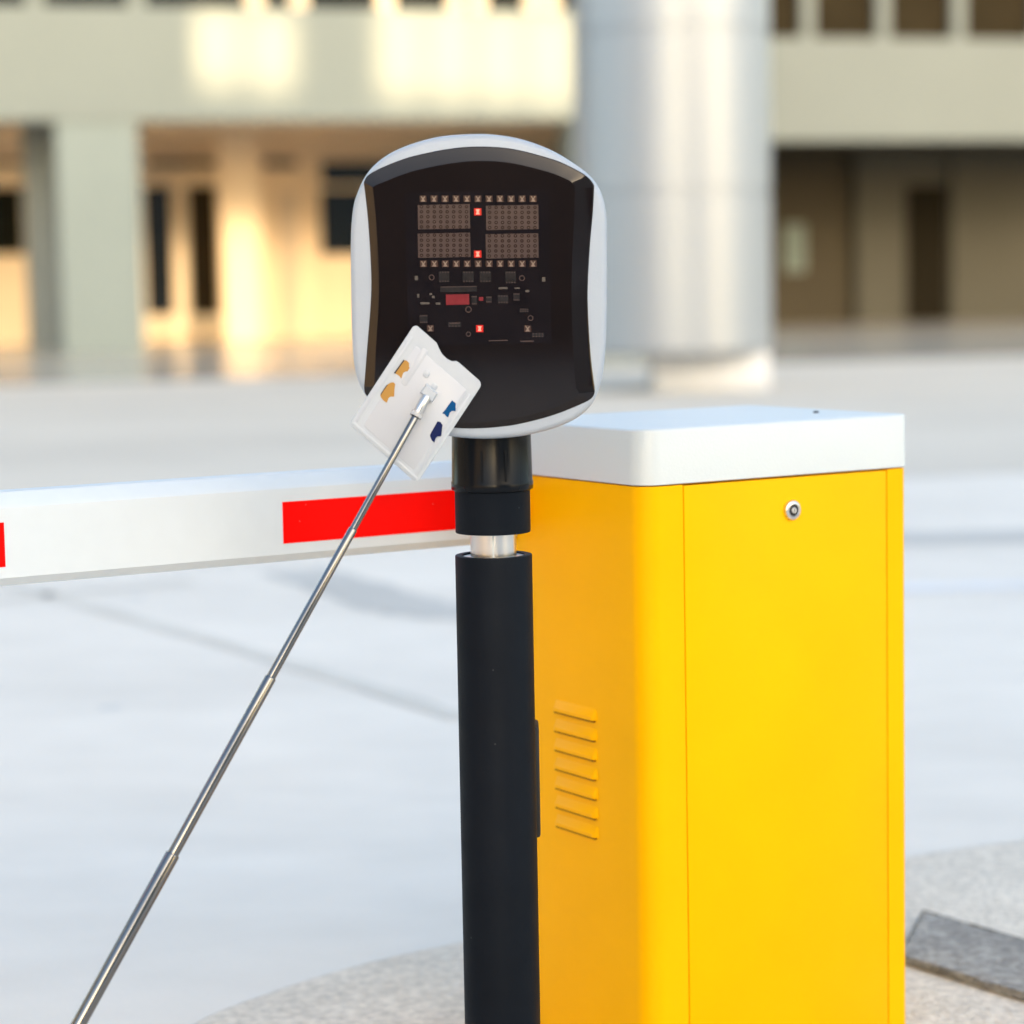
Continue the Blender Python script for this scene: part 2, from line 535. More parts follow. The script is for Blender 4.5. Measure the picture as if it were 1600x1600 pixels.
# ================================================================== card reader on its post
PY = 3.45
pb = hit_y(785.5, 1600, PY)
pt = hit_y(771, 864, PY)
pc = Vector(((pb.x + pt.x) / 2, PY, 0))
sc_p = (pt - CAM).dot(FW) / FPX     # metres per photo position at the post
reader = thing('card_reader', 'black post card reader with rounded white head and dark glossy LED face', 'card reader', Vector((pc.x, PY, ISZ)))
def pz(y): return hit_y(770, y, PY).z
TP = Matrix.Translation(pc)
rP = 60.2 * sc_p
bm = BM()
z1 = pz(866)
lathe(bm, [(rP, ISZ), (rP, z1 - 0.0015), (rP - 0.0006, z1 - 0.0004), (rP - 0.002, z1), (rP - 0.009, z1), (rP - 0.0105, z1 - 0.001), (rP - 0.0105, z1 - 0.02)], TP, 96)
obj('post', bm, MT['post'], reader)
bm = BM()
lathe(bm, [(rP - 0.0112, z1 - 0.012), (rP - 0.0112, z1 - 0.0025), (0.034, z1 - 0.0025)], TP, 80)
obj('post_rim', bm, MT['steel'], reader)
bm = BM()
rs = 36 * sc_p
lathe(bm, [(rs, z1 - 0.011), (rs, pz(826))], TP, 72)
neck = obj('neck_tube', bm, MT['steel'], reader)
bm = BM()
box(bm, (-0.0012, -rs - 0.0006, z1 - 0.002), (0.0012, -rs + 0.003, pz(828)), TP)
obj('seam', bm, MT['lid'], neck)
bm = BM()
rl = 58.8 * sc_p
lathe(bm, [(rl - 0.004, pz(831)), (rl - 0.0008, pz(831)), (rl, pz(830)), (rl, pz(768)), (rl + 0.0003, pz(766))], TP, 96)
obj('lower_collar', bm, MT['post'], reader)
bm = BM()
ru = 64 * sc_p
lathe(bm, [(rl - 0.002, pz(767)), (ru - 0.001, pz(764)), (ru, pz(762)), (ru, pz(752)), (ru - 0.001, pz(750)), (ru - 0.0022, pz(676))], TP, 96)
upc = obj('upper_collar', bm, MT['collar'], reader)
for dx in (-0.014, 0.020):
    bm = BM()
    q = Vector((dx, -math.cos(math.asin(dx / ru)) * ru, 0))
    box(bm, (dx - 0.0012, q.y - 0.0004, pz(748)), (dx + 0.0012, q.y + 0.004, pz(700)), TP)
    obj('mould_line', bm, MT['collar'], upc)
# junction box on the far side of the post
bm = BM()
JY = 3.515
a, c = hit_y(792, 1302, JY), hit_y(841.5, 1129, JY)
box(bm, (a.x, PY + rP * 0.55, a.z), (c.x, JY + 0.03, c.z), None, 0.004)
obj('junction_box', bm, MT['rubber'], reader)

# head
HY = 3.372      # front plane of the shell
shell_px = [(743, 208.5), (679, 214), (616, 235), (577, 265), (556, 305), (549, 340), (547, 390), (547.5, 450), (549, 520), (552, 565), (559, 595), (573, 622),
            (600, 647), (645, 669), (700, 682), (758, 686.5), (823, 681), (887, 662), (924, 634), (940, 595), (946, 555), (948.5, 500), (949, 440),
            (949, 380), (948, 335), (940, 301), (925, 277), (899, 256), (864, 235), (823, 219), (785, 211)]
def h2(x, y, Y=HY):
    q = hit_y(x, y, Y)
    return Vector((q.x, q.z))
def ring3(pts, Y): return [Vector((p.x, Y, p.y)) for p in pts]
so = spline([h2(*p) for p in shell_px], 5, True)
bm = BM()
rings = []
for dy, ins in ((0.092, 0.05), (0.088, 0.036), (0.075, 0.016), (0.055, 0.004), (0.03, 0.0), (0.014, 0.0), (0.007, 0.0012), (0.0025, 0.004), (0.0, 0.009)):
    rings.append(ring3(inset_poly(so, ins) if ins else so, HY + dy))
loft(bm, rings)
shell = obj('head_shell', bm, MT['shell'], reader, ang=50)

top = [(568.5, 285), (574, 275), (590, 265), (618, 253), (647.5, 243.5), (698, 233), (745, 229), (800, 232.5), (864, 249), (902, 266), (921, 279), (928.5, 290)]
right = [(928.5, 290), (926.3, 333), (922, 381), (918.5, 445), (919, 493), (923, 556), (928.5, 601)]
bot = [(928.5, 601), (929, 614), (922, 624), (902, 634), (872, 646), (839, 656), (800, 664.5), (755, 669), (711, 668.5), (665, 661), (625, 647), (590, 630), (572, 617), (569, 604)]
left = [(569, 604), (574, 540), (579, 477), (580, 429), (575.5, 349), (568.5, 285)]
po = []
for sd, n in ((top, 5), (right, 5), (bot, 5), (left, 5)):
    po += spline([h2(*p) for p in sd], n)[:-1]
top_in = [(583, 293), (589, 289), (602, 284), (624, 275), (651, 266.5), (699, 256.5), (746, 252), (798, 255), (856, 269), (882, 279), (893, 285), (898, 292)]
right_in = [(898, 292), (897, 335), (895, 382), (893, 445), (893.5, 493), (896, 556), (900, 606)]
bot_in = [(900, 606), (905, 614), (902, 620), (890, 627), (866, 637), (836, 646), (799, 654), (755, 659), (712, 658.5), (669, 651), (633, 638), (604, 625), (590, 617), (585, 605)]
left_in = [(585, 605), (588, 540), (592, 477), (592.5, 429), (588.5, 349), (583, 293)]
pi_ = []
for sd, n in ((top_in, 5), (right_in, 5), (bot_in, 5), (left_in, 5)):
    pi_ += spline([h2(*p) for p in sd], n)[:-1]
mpx = (hit_y(760, 450, HY) - CAM).dot(FW) / FPX
bm = BM()
PF = HY - 0.0062   # front of the flat face
def blend(t): return [a.lerp(b, t) for a, b in zip(po, pi_)]
loft(bm, [ring3(po, HY + 0.012), ring3(po, HY - 0.0004), ring3(blend(0.06), HY - 0.0012), ring3(blend(0.93), PF + 0.0005), ring3(pi_, PF)], cap0=False)
panel = obj('display_panel', bm, MT['glass'], reader, ang=12)

# what shows through the smoked face (set on it, under the same gloss)
def hpx(x, y, Y=PF): return hit_y(x, y, Y)
def plate(bm, x0, y0, x1, y1, z0, z1, mi=0):
    a, c = hpx(x0, y1), hpx(x1, y0)
    box(bm, (a.x, PF - z1, a.z), (c.x, PF - z0, c.z), None, 0, mi)
bm = BM(); plate(bm, 638, 296, 858, 540, -0.001, 0.0003)
board = obj('circuit_board', bm, MT['board'], panel, flat=True)
Z0, Z1 = 0.0003, 0.0006
for (x0, y0, x1, y1) in ((653.5, 319, 734, 358.5), (760, 320, 841, 359.5), (653.5, 363.5, 734.5, 403), (759.5, 364.5, 841, 404)):
    bm = BM()
    plate(bm, x0, y0, x1, y1, Z0, Z1)
    for i in range(8):
        for j in range(5):
            cx = x0 + (i + 0.5) * (x1 - x0) / 8
            cy = y0 + (j + 0.5) * (y1 - y0) / 5
            for r, mi, zz in ((2.9, 1, 0.0001), (0.9, 2 if random.random() < 0.4 else 0, 0.0002)):
                q = hpx(cx, cy)
                vs = [bm.verts.new((q.x + r * mpx * math.cos(a * math.pi / 5), PF - Z1 - zz, q.z + r * mpx * math.sin(a * math.pi / 5))) for a in range(10)]
                f = bm.faces.new(vs); f.material_index = mi
    obj('led_matrix', bm, [MT['module'], MT['moddot'], MT['modlite']], board, flat=True)
def led_mesh(x, y, lit):
    bm = BM()
    r = 5.6 if lit else 5.2
    plate(bm, x - r, y - r, x + r, y + r, Z0, Z1)
    zz = PF - Z1 - 0.0001
    def tri(pts):
        f = bm.faces.new([bm.verts.new((hpx(a, b).x, zz, hpx(a, b).z)) for a, b in pts]); f.material_index = 1
    if lit:
        tri([(x - 3, y - 4), (x + 3, y - 4), (x + 1.6, y), (x + 3, y + 4), (x - 3, y + 4), (x - 1.6, y)])
    else:
        tri([(x - 3.8, y - 4), (x - 2.2, y - 4), (x, y - 1), (x + 2.2, y - 4), (x + 3.8, y - 4), (x + 1.2, y + 0.4), (x + 3.4, y + 4.4), (x - 3.4, y + 4.4), (x - 1.2, y + 0.4)])
    return obj('lit_led' if lit else 'led', bm, [MT['ledred'], MT['ledhot']] if lit else [MT['ledbody'], MT['leddie']], board, flat=True)
L0 = led_mesh(661, 310.5, False)
P0 = hpx(661, 310.5)
spots = [(661 + 17.2 * i, 310.5) for i in range(1, 11)] + [(661.5 + 17.15 * i, 412) for i in range(11)] + [(672.5, 513), (824.5, 513.5)]
for x, y in spots:
    q = hpx(x, y)
    copy_part(L0, board, Vector((q.x - P0.x, 0, q.z - P0.z)))
L1 = led_mesh(746.5, 331, True)
P1 = hpx(746.5, 331)
for x, y in ((746.5, 397), (749.5, 513.5)):
    q = hpx(x, y)
    copy_part(L1, board, Vector((q.x - P1.x, 0, q.z - P1.z)))
bm = BM(); plate(bm, 697, 459.5, 733, 476.5, Z0, 0.0009); obj('red_component', bm, MT['redchip'], board, flat=True)
bm = BM(); plate(bm, 688, 446.5, 745, 456.5, Z0, 0.0007); plate(bm, 689, 447, 744, 449, 0.0007, 0.0009, 1)
obj('connector', bm, [MT['chip'], MT['module']], board, flat=True)
for (x0, y0, x1, y1) in ((686, 424, 702, 441), (723, 424, 740, 441), (750, 424, 767, 441), (790, 424, 806, 443), (737, 462, 745, 476), (778, 461, 794, 474), (802, 458, 812, 470), (812, 482, 826, 488), (760, 463, 768, 473), (831, 520, 850, 527), (656, 492, 668, 505), (700, 503, 720, 511)):
    bm = BM(); plate(bm, x0, y0, x1, y1, Z0, 0.0006)
    n = 4
    for k in range(n):
        xx = x0 + (k + 0.5) * (x1 - x0) / n
        plate(bm, xx - 0.8, y0 + 0.6, xx + 0.8, y0 + 2.4, 0.0006, 0.0007, 1)
        plate(bm, xx - 0.8, y1 - 2.4, xx + 0.8, y1 - 0.6, 0.0006, 0.0007, 1)
    obj('microchip', bm, [MT['chip'], MT['module']], board, flat=True)
for (x0, y0, x1, y1) in ((779, 448.5, 793, 451.8), (804, 449, 812, 451.5), (821, 453, 827, 456.5), (657, 472, 671, 475.5), (681, 472.5, 688, 476), (648, 431, 653, 438), (847, 433, 852, 440), (748.5, 464, 755, 470), (652, 459, 655, 465), (675, 462, 679, 466), (764, 531, 793, 533), (813, 532, 834, 534.2), (671, 458, 675, 461), (703, 504.5, 718, 506)):
    bm = BM(); plate(bm, x0, y0, x1, y1, Z0, 0.0008)
    obj('resistor', bm, MT['redchip'] if (x0, y0) == (748.5, 464) else MT['tin'] if x1 - x0 < 15 else MT['module'], board, flat=True)
for x, y, r in ((674.5, 433.5, 4.5), (815.5, 434.5, 4.5), (732, 483.5, 5), (732, 522, 4), (829, 497, 4.5)):
    bm = BM()
    q = hpx(x, y)
    T = axis_frame(Vector((q.x, PF - Z0, q.z)), Vector((0, -1, 0)))
    lathe(bm, [(r * mpx, 0), (r * mpx, 0.0003), (r * mpx * 0.7, 0.0003), (r * mpx * 0.7, 0.0)], T, 20, False, False)
    obj('solder_ring', bm, MT['module'], board, flat=True)
# narrow red window along the lower bevel
# ================================================================== telescopic pole with card sleeve
KY = PF - 0.0080    # back plane of the sleeve
card_px = dict(T=(648.3, 505.5), R=(754.3, 599), B=(659, 756.5), L=(545.8, 662.5))
foot = Vector((-0.70, 3.02, 0.0))
tipp = hit_y(668.5, 616, KY - 0.0135)
# pole line: photo line from (655,645) to (110,1600), leaning from the ground up to the sleeve
pd = (tipp - foot)
def on_pole(y):
    """point of the pole whose height on the photo is y"""
    lo_, hi_ = 0.0, 1.0
    for _ in range(50):
        md = (lo_ + hi_) / 2
        q = foot + pd * md - CAM
        yy = 800 - FPX * q.dot(UP) / q.dot(FW)
        if yy > y: lo_ = md
        else: hi_ = md
    return foot + pd * lo_
def pix(q):
    q = q - CAM
    return (800 + FPX * q.dot(RT) / q.dot(FW), 800 - FPX * q.dot(UP) / q.dot(FW))
# aim the foot so that the pole passes the bottom edge of the photo at x=124
for _ in range(60):
    q = on_pole(1598)
    e = pix(q)[0] - 124
    foot.x -= e * 0.0009
    pd = tipp - foot
print('pole foot', foot, 'len', pd.length, [round(v) for v in pix(on_pole(1060))], [round(v) for v in pix(on_pole(826))])
pole = thing('card_pole', 'chrome telescopic pole holding a frosted card sleeve up to the card reader', 'card holder pole', foot)
def k2(x, y, Y): q = hit_y(x, y, Y); return Vector((q.x, q.z))
c2 = {k: k2(*v, KY) for k, v in card_px.items()}
ex = (c2['R'] - c2['T']); wC = ex.length; ex.normalize()      # short side
ey = (c2['L'] - c2['T']); hC = ey.length; ey.normalize()      # long side
def cloc(x, y):
    q = k2(x, y, KY) - c2['T']
    det = ex.x * ey.y - ex.y * ey.x
    return Vector(((q.x * ey.y - q.y * ey.x) / det, (ex.x * q.y - ex.y * q.x) / det))
def cw(p, o): q = c2['T'] + ex * p.x + ey * p.y; return Vector((q.x, KY - o, q.y))
# outline with rounded corners and the finger notch
def rc(cx, cy, sx, sy, r, a0, n=6):
    return [Vector((cx + sx * r + r * math.cos(rad(a0 + 90 * k / n)), cy + sy * r + r * math.sin(rad(a0 + 90 * k / n)))) for k in range(n + 1)]
notch = spline([Vector((p.x, max(p.y, 0.0))) for p in (cloc(683.5, 534), cloc(686.5, 545), cloc(691, 553), cloc(698, 560), cloc(706, 564), cloc(713, 564), cloc(719, 567))], 4)
r = 0.007
ol = rc(0, 0, 1, 1, r, 180) + notch + rc(wC, 0, -1, 1, r, 270) + rc(wC, hC, -1, -1, r, 0) + rc(0, hC, 1, -1, r, 90)
TK = 0.005
bm = BM()
o1 = inset_poly(ol, 0.0008)
loft(bm, [[cw(p, 0.0008) for p in o1][::1], [cw(p, 0.0016) for p in ol], [cw(p, TK - 0.0008) for p in ol], [cw(p, TK) for p in o1]])
sleeve = obj('card_sleeve', bm, MT['sleeve'], pole, ang=40)
def cplate(u0, v0, u1, v1, o0, o1_, name, m, bev=0.0008, par=sleeve):
    bm = BM()
    out = [Vector(p) for p in ((u0, v0), (u1, v0), (u1, v1), (u0, v1))]
    q = []
    rr_ = min(0.004, abs(u1 - u0) / 3, abs(v1 - v0) / 3)
    q = rc(u0, v0, 1, 1, rr_, 180, 4) + rc(u1, v0, -1, 1, rr_, 270, 4) + rc(u1, v1, -1, -1, rr_, 0, 4) + rc(u0, v1, 1, -1, rr_, 90, 4)
    loft(bm, [[cw(p, o0) for p in q], [cw(p, o1_ - bev * 0.5) for p in q], [cw(p, o1_) for p in inset_poly(q, bev)]])
    return obj(name, bm, m, par, ang=40)
cplate(wC * 0.14, hC * 0.13, wC * 0.90, hC * 0.93, TK - 0.0004, TK + 0.0008, 'card_window', MT['cardw'])
for u0, v0, u1, v1 in ((0.03, 0.955, 0.97, 0.985), (0.925, 0.14, 0.965, 0.94), (0.035, 0.1, 0.075, 0.94)):
    cplate(wC * u0, hC * v0, wC * u1, hC * v1, TK - 0.0004, TK + 0.0012, 'sleeve_rib', MT['sleeve'])
cplate(wC * 0.22, hC * 0.10, wC * 0.30, hC * 0.45, TK, TK + 0.0014, 'sleeve_rib', MT['cardw'])
for u0, v0 in ((0.53, 0.26), (0.38, 0.22)):
    cplate(wC * u0, hC * v0, wC * (u0 + 0.07), hC * (v0 + 0.06), TK, TK + 0.0022, 'clip_tab', MT['sleeve'])
def Z3(x, y): return (520 + x / 5.715, 490 + y / 5.715)
def inlay(pts, m, o=TK + 0.0012):
    q = [cloc(*Z3(*p)) for p in pts]
    bm = BM()
    loft(bm, [[cw(p, TK + 0.0003) for p in q], [cw(p, o) for p in q]])
    obj('printed_mark', bm, m, sleeve, flat=True)
inlay([(634, 413), (662, 418), (684, 440), (682, 468), (690, 490), (680, 515), (650, 516), (630, 528), (622, 552), (612, 580), (596, 556), (572, 540), (556, 531)], MT['gold'])
inlay([(634, 409), (642, 416), (560, 533), (546, 529)], MT['ink'], TK + 0.0016)
inlay([(432, 712), (452, 680), (490, 632), (520, 614), (545, 612), (559, 628), (552, 680), (549, 740), (515, 740), (500, 752), (492, 772), (486, 795), (458, 778), (436, 752), (426, 730)], MT['gold'])
inlay([(428, 716), (455, 674), (486, 633), (492, 638), (458, 684), (434, 722)], MT['ink'], TK + 0.0016)
inlay([(1066, 772), (1098, 798), (1098, 870), (1066, 866), (1046, 882), (1038, 905), (1032, 925), (1012, 912), (1000, 896), (978, 888), (1010, 850), (1036, 812)], MT['blue'])
inlay([(936, 960), (962, 966), (981, 992), (975, 1040), (970, 1095), (938, 1094), (920, 1110), (908, 1150), (885, 1130), (868, 1086), (880, 1058), (905, 1015)], MT['navy'])
secs = [(647, 826, 0.0050), (826, 1058, 0.0062), (1058, 1334, 0.0077), (1334, 1660, 0.0097)]
dn = pd.normalized()
for k, (ya, yb, rr2) in enumerate(secs):
    a, c = on_pole(yb), on_pole(ya)
    ln = (c - a).length
    bm = BM()
    lathe(bm, [(rr2, -0.004), (rr2, ln - 0.0016), (rr2 - 0.0005, ln - 0.0004), (rr2 - 0.0011, ln)], axis_frame(a, dn), 40)
    obj('tube_section', bm, MT['chrome'], pole, ang=40)
bm = BM()
a = on_pole(1655)
ln = (a - foot).length
lathe(bm, [(0.010, 0.0), (0.0135, 0.003), (0.0145, 0.012), (0.0138, 0.05), (0.0145, ln * 0.6), (0.0140, ln - 0.004), (0.0115, ln)], axis_frame(foot, dn), 40)
obj('handle', bm, MT['rubber'], pole)
a, c = on_pole(649), on_pole(619)
bm = BM()
lathe(bm, [(0.0060, 0), (0.0064, 0.001), (0.0064, (c - a).length - 0.001), (0.0058, (c - a).length)], axis_frame(a, dn), 36)
obj('clear_socket', bm, MT['steel'], pole)
bm = BM()
lathe(bm, [(0.0086, 0), (0.0086, 0.006), (0.0068, 0.006), (0.0068, 0.0)], axis_frame(on_pole(651), dn), 36, False, False)
obj('socket_collar', bm, MT['clear'], pole)
# bracket joining socket and sleeve
u, v = cloc(672, 612)
bm = BM()
q = [Vector((u + a_, v + b_)) for a_, b_ in ((-0.011, -0.006), (0.011, -0.006), (0.011, 0.010), (-0.011, 0.010))]
loft(bm, [[cw(p, TK + 0.0006) for p in q], [cw(p, 0.0125) for p in inset_poly(q, 0.002)]])
obj('clip_bracket', bm, MT['sleeve'], pole)

# ================================================================== background building
bld = thing('office_building', 'pale green and cream building with deep ground floor openings and glass doors behind the barrier', 'building', OB, BROT)
def part(name, boxes, m, parent=bld, bev=0.0):
    bm = BM()
    for lo, hi in boxes:
        box(bm, lo, hi, None, bev)
    return obj(name, bm, m, parent, world=False, flat=(bev == 0))
def rect_px(x0, y0, x1, y1, w):
    ua, zb_ = hb(x0, y1, w); ub, zt_ = hb(x1, y0, w)
    return ua, ub, zb_, zt_
_, zf0 = hb(560, 187, 0); _, zf1 = hb(400, 12, 0)
uR = hb(1075, 300, 0)[0]
part('fascia', [((-30, 0, zf0), (uR, 0.35, zf1))], MT['facade'])
part('soffit', [((-30, 0.352, zf0 + 0.10), (uR, 9.5, zf0 + 0.35))], MT['soffit'])
part('upper_floor', [((-30, 0.352, zf1 - 0.25), (uR, 9.5, zf1 - 0.002))], MT['facade'])
uw = 0.9
part('upper_wall', [((-30, uw, zf1 + 2.4), (uR, uw + 0.3, zf1 + 6.0))], MT['facade2'])
part('roof_slab', [((-30.5, -0.8, zf1 + 6.0), (uR + 0.2, 10, zf1 + 6.4))], MT['facade'])
part('end_wall', [((uR - 0.3, 0.36, 0), (uR - 0.002, 9.5, zf0 + 0.098))], MT['facade2'])
# upper storey windows
edges = [-30] + [hb(x, 5, uw)[0] for x in (-160, 40, 200, 385, 455, 590, 700, 735, 820, 850, 960)] + [uR]
for a, c in zip(edges, edges[1:]):
    bm = BM()
    box(bm, (a, uw, zf1), (a + 0.32, uw + 0.25, zf1 + 2.4)); box(bm, (a + 0.32, uw, zf1), (c, uw + 0.25, zf1 + 0.08))
    wf = obj('window_frame', bm, MT['frame' if a > hb(360, 5, uw)[0] else 'facade'], bld, world=False, flat=True)  # cream only on the sunlit stretch, painting in the warm light
    bm = BM()
    box(bm, (a + 0.32, uw + 0.12, zf1 + 0.08), (c, uw + 0.16, zf1 + 2.4))
    obj('pane', bm, MT['pane'], wf, world=False, flat=True)
# piers
ua, ub = hb(95, 400, 0)[0], hb(222, 400, 0)[0]
for a, c in ((ua, ub), (ua - 11.5, ub - 11.5), (hb(900, 400, 0)[0], hb(1010, 400, 0)[0])):
    part('pier', [((a, 0.05, 0.0), (c, 0.9, zf0 - 0.001))], MT['pier'])
a, c = hb(44, 400, 2.2)[0], hb(104, 400, 2.2)[0]
part('inner_pier', [((a, 2.2, 0), (c, 2.9, zf0 + 0.098))], MT['greypier'])
WB = 8.0
part('back_wall', [((-30, WB, 0), (uR - 0.302, WB + 0.3, zf0 + 0.098))], MT['warmwall'])
a, c = hb(347, 400, 5.5)[0], hb(410, 400, 5.5)[0]
part('inner_column', [((a, 5.5, 0), (c, 6.1, zf0 + 0.098))], MT['warmwall'], bev=0.03)
def glazed(name, fr, panes, w=WB, fm='frame', prot=0.08):
    u0, u1, z0_, z1_ = rect_px(*fr, w)
    bm = BM()
    rects = [rect_px(*p, w) for p in panes]
    # frame plate pieces around the panes: vertical strips then fill
    us = sorted({u0, u1, *[r_[0] for r_ in rects], *[r_[1] for r_ in rects]})
    zz = sorted({z0_, z1_, *[r_[2] for r_ in rects], *[r_[3] for r_ in rects]})
    for i in range(len(us) - 1):
        for j in range(len(zz) - 1):
            cu, cz = (us[i] + us[i + 1]) / 2, (zz[j] + zz[j + 1]) / 2
            if any(r_[0] < cu < r_[1] and r_[2] < cz < r_[3] for r_ in rects):
                continue
            box(bm, (us[i], w - prot, zz[j]), (us[i + 1], w - 0.002, zz[j + 1]))
    o = obj(name, bm, MT[fm], bld, world=False, flat=True)
    for r_ in rects:
        bm = BM()
        box(bm, (r_[0], w - prot * 0.4, r_[2]), (r_[1], w - prot * 0.2, r_[3]))
        obj('pane', bm, MT['pane'], o, world=False, flat=True)
    return o
glazed('glass_door', (224, 246, 346, 519), [(229, 290, 267, 493), (297, 290, 344, 493), (229, 249, 344, 262)])
glazed('transom_window', (408, 247, 464, 264), [(410, 249, 462, 262)])
glazed('window', (496, 248, 640, 404), [(501, 296, 570, 399), (574, 296, 636, 399), (501, 251, 636, 289)])
glazed('window', (-70, 246, 40, 404), [(-66, 292, 34, 399), (-66, 249, 34, 259)])
u0, u1, z0_, z1_ = rect_px(440, 300, 462, 500, WB)
part('door_leaf', [((u0, WB - 0.05, 0), (u1, WB - 0.002, z1_))], MT['soffit'])

# right wing, set back
w2 = 2.6
_, zg0 = hb(1400, 219, w2); _, zg1 = hb(1400, 60, w2)
uE = 34
part('wing_fascia', [((uR + 0.002, w2, zg0), (uE, w2 + 0.35, zg1))], MT['facade2'])
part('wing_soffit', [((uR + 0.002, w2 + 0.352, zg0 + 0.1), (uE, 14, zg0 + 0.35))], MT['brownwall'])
part('wing_upper_floor', [((uR + 0.002, w2 + 0.352, zg1 - 0.3), (uE, 14, zg1 - 0.002))], MT['facade2'])
part('wing_upper_wall', [((uR + 0.002, w2 + 0.9, zg1 + 2.6), (uE, w2 + 1.2, zg1 + 6))], MT['facade2'])
part('wing_roof', [((uR + 0.3, w2 - 0.6, zg1 + 6.0), (uE + 0.3, 14, zg1 + 6.4))], MT['facade'])
ws = w2 + 0.6
mu_px = (1160, 1262, 1380, 1498, 1625, 1750, 1880, 2010)
for xa, xb in zip(mu_px, mu_px[1:]):
    a, c = hb(xa, 30, ws)[0], hb(xb, 30, ws)[0]
    bm = BM(); box(bm, (a - 0.14, ws - 0.05, zg1), (a + 0.14, ws + 0.2, zg1 + 2.6)); box(bm, (a + 0.14, ws + 0.0, zg1), (c - 0.14, ws + 0.2, zg1 + 0.05))
    wf = obj('wing_window_frame', bm, MT['facade2'], bld, world=False, flat=True)
    bm = BM(); box(bm, (a + 0.14, ws + 0.14, zg1 + 0.05), (c - 0.14, ws + 0.18, zg1 + 2.6))
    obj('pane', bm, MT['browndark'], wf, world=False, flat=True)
WR = 8.5
ux = hb(1332, 400, WR)[0]; ux2 = hb(1488, 400, WR - 0.4)[0]
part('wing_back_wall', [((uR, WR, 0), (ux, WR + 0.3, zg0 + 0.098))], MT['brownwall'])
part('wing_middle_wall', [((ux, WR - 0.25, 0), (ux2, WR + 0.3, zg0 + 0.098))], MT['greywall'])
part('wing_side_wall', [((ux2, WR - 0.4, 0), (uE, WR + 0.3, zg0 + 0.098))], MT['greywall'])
u0, u1, z0_, z1_ = rect_px(1417, 290, 1477, 505, WR - 0.25)
part('dark_door', [((u0, WR - 0.32, 0.0), (u1, WR - 0.252, z1_))], MT['ebony'])
# low step
wst = 1.6
uS = hb(1150, 545, wst)[0]
zs_ = hb(1400, 531, wst)[1]
part('entrance_step', [((uS, wst, 0), (uE, w2 + 3.2, zs_))], MT['stepst'], bev=0.03)
# notice on the brown wall
u0, u1, z0_, z1_ = rect_px(1226, 350, 1258, 425, WR - 0.06)
nb = thing('notice_board', 'small green and white notice on the brown wall right of the round column', 'notice board', bpt(u0, WR - 0.06, 0), BROT)
bm = BM(); box(bm, (0, 0, z0_), (u1 - u0, 0.058, z1_), None, 0.01)
nf = obj('board_frame', bm, MT['greypier'], nb, world=False)
bm = BM(); box(bm, (0.05, -0.006, z0_ + 0.05), (u1 - u0 - 0.05, -0.001, z1_ - 0.05))
obj('notice_sheet', bm, MT['poster'], nb, world=False, flat=True)

# round column
cd = hit_z(1110, 610)
DC = cd.y
cx = hit_y(1058, 560, DC)
rC = 153.5 * (cx - CAM).dot(FW) / FPX
colm = thing('round_column', 'massive round white column on a white plinth block behind the yellow cabinet', 'column', Vector((cx.x, DC + 0.35, 0)))
zcb = hit_y(1058, 556, DC + 0.35 - rC).z
zj = [hit_y(1058, y, DC + 0.35 - rC).z for y in (299, 42, -215, -470, -730)]
prof = [(rC - 0.05, zcb), (rC, zcb + 0.05)]
for z in zj:
    prof += [(rC, z - 0.03), (rC - 0.02, z - 0.022), (rC - 0.02, z + 0.022), (rC, z + 0.03)]
prof += [(rC, zj[-1] + 1.5)]
bm = BM()
lathe(bm, prof, Matrix.Translation((cx.x, DC + 0.35, 0)), 96)
obj('shaft', bm, MT['column'], colm, ang=20)
a, c = hit_y(1022, 590, DC - 0.1), hit_y(1204, 590, DC - 0.1)
bm = BM()
box(bm, (a.x, DC - 0.1, 0.0), (c.x, DC + 0.9, zcb - 0.0005), None, 0.02)
obj('plinth', bm, MT['plinth'], colm)

# ================================================================== added unseen block behind the viewer, slit to shape sun and shade
AZ, EL = rad(25), rad(11)
SUN = Vector((math.sin(AZ) * math.cos(EL), -math.cos(AZ) * math.cos(EL), math.sin(EL)))
OY = -50.0
def to_occ(p):
    t = (OY - p.y) / SUN.y
    q = p + SUN * t
    return q.x, q.z
holes = []
def beam(x0, y0, x1, y1, w, open_share, step=0.36):  # slits cut in the added block to place the sun patches
    """a louvred opening: upright fins between slits, so that only a share of the sun's disc gets through"""
    ps = []
    for x, y in ((x0, y0), (x1, y0), (x1, y1), (x0, y1)):
        u, z = hb(x, y, w)
        ps.append(to_occ(bpt(u, w, z)))
    xa, xb = min(p[0] for p in ps), max(p[0] for p in ps)
    n = max(1, round((xb - xa) / step))
    st_ = (xb - xa) / n
    for k in range(n):
        holes.append((xa + st_ * k, xa + st_ * (k + open_share), min(p[1] for p in ps), max(p[1] for p in ps)))
beam(312, 12, 478, 130, 0, 0.86, 1.0)
beam(600, 14, 985, 148, 0, 0.86, 1.0)
beam(344, 350, 416, 590, 6.0, 0.6, 0.6)
beam(420, 350, 690, 590, 7.0, 0.36, 0.8)
beam(232, 350, 340, 590, 7.0, 0.36, 0.8)
beam(-200, 392, -78, 530, WB, 0.7)
beam(1190, 520, 1700, 560, wst, 0.8)
ztop = to_occ(bpt(0, 0, 9.6))[1]
X0, X1 = 10.0, 75.0
xs_ = sorted({X0, X1, *[h[0] for h in holes], *[h[1] for h in holes]})
zs2 = sorted({0.0, ztop, *[h[2] for h in holes], *[h[3] for h in holes]})
off = thing('sun_blocker', 'added office block with open passages standing across the road', 'building', Vector((30, OY, 0)))
bm = BM()
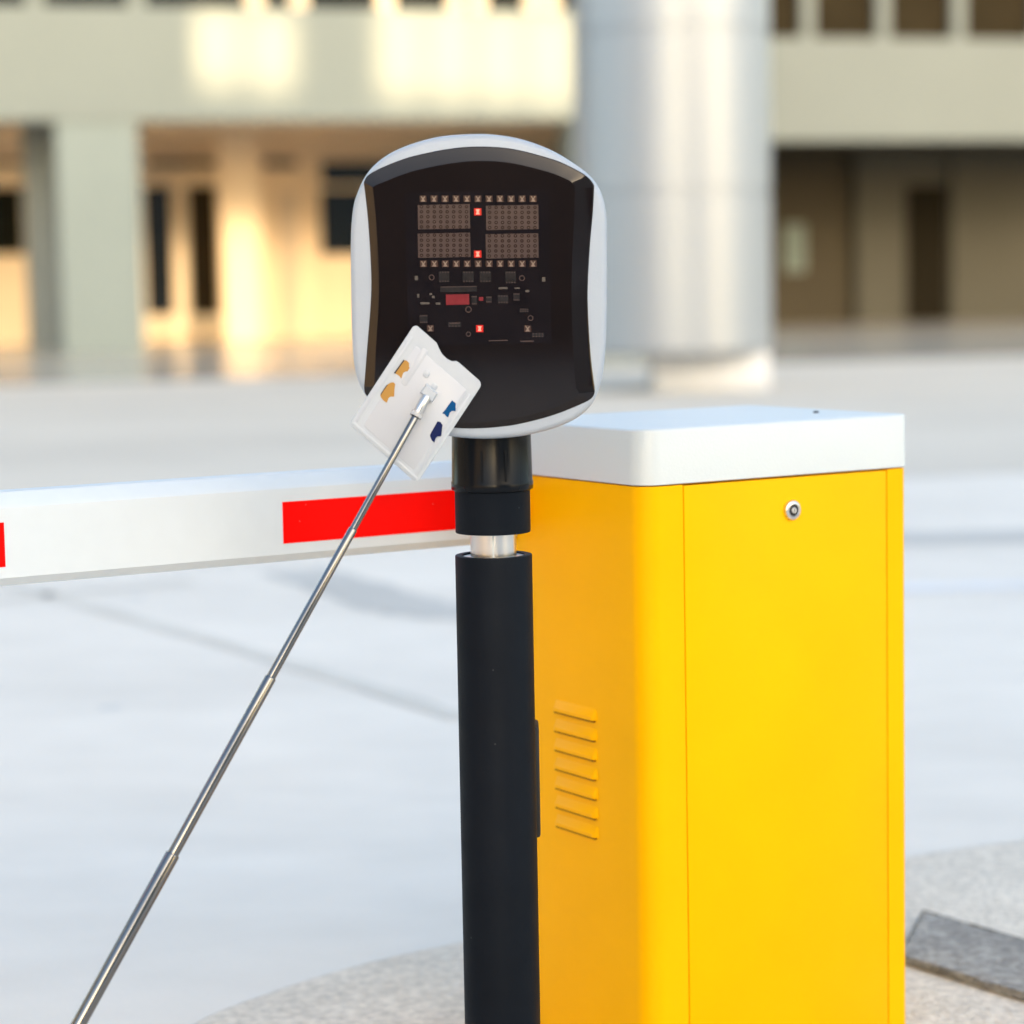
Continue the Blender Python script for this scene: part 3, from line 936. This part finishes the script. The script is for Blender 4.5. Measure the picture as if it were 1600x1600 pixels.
for i in range(len(xs_) - 1):
    for j in range(len(zs2) - 1):
        u, z = (xs_[i] + xs_[i + 1]) / 2, (zs2[j] + zs2[j + 1]) / 2
        if any(h[0] < u < h[1] and h[2] < z < h[3] for h in holes):
            continue
        box(bm, (xs_[i], OY - 0.4, zs2[j]), (xs_[i + 1], OY, zs2[j + 1]))
obj('blocker_wall', bm, MT['unseen'], off, flat=True)
print('occluder top', ztop, holes)

side = thing('bounce_block', 'added unseen tan block that bounces warm light onto the cabinet', 'building', Vector((-12, 0, 0)))  # added out of view; bounces warm light onto the left faces
bm = BM()
box(bm, (-20, -44, 0), (-12, 10, 8), None, 0.05)
obj('bounce_wall', bm, MT['tanwall'], side, flat=True)
bm = BM()
box(bm, (-20.4, -44.4, 8.002), (-11.6, 10.4, 8.4), None, 0.05)
obj('roof', bm, MT['unseen'], side, flat=True)

bw = thing('reflection_wall', 'added unseen dark wall that darkens the reflection in the reader face', 'wall', Vector((0, -30, 0)))  # added out of view so the reader face mirrors something dark
bm = BM()
box(bm, (-11.5, -30.3, 0), (16, -30, 3.8), None, 0.02)
obj('wall_face', bm, MT['darkwall'], bw, flat=True)
bm = BM()
box(bm, (-11.6, -30.4, 3.802), (16.1, -29.9, 3.95), None, 0.02)
obj('coping', bm, MT['unseen'], bw, flat=True)

# ================================================================== light
w = bpy.data.worlds.new('World')
S.world = w
w.use_nodes = True
nt = w.node_tree
bg = nt.nodes['Background']
sky = nt.nodes.new('ShaderNodeTexSky')
sky.sky_type = 'NISHITA'
sky.sun_disc = False
sky.sun_elevation = EL
sky.sun_rotation = math.pi - AZ
sky.altitude = 50
sky.air_density = 1.0
sky.dust_density = 3.8
sky.ozone_density = 0.9
nt.links.new(sky.outputs['Color'], bg.inputs['Color'])
bg.inputs['Strength'].default_value = 0.15
sl = bpy.data.lights.new('sun', 'SUN')
sl.energy = 3.3
sl.angle = rad(0.5)
sl.color = (1.0, 0.72, 0.42)
so_ = bpy.data.objects.new('sun', sl)
COL.objects.link(so_)
so_.rotation_euler = SUN.to_track_quat('Z', 'Y').to_euler()
so_.location = (30, -60, 40)

S.view_settings.view_transform = 'Standard'
S.view_settings.look = 'None'
S.view_settings.exposure = 2.2
S.view_settings.gamma = 1.0
S.view_settings.use_curve_mapping = False
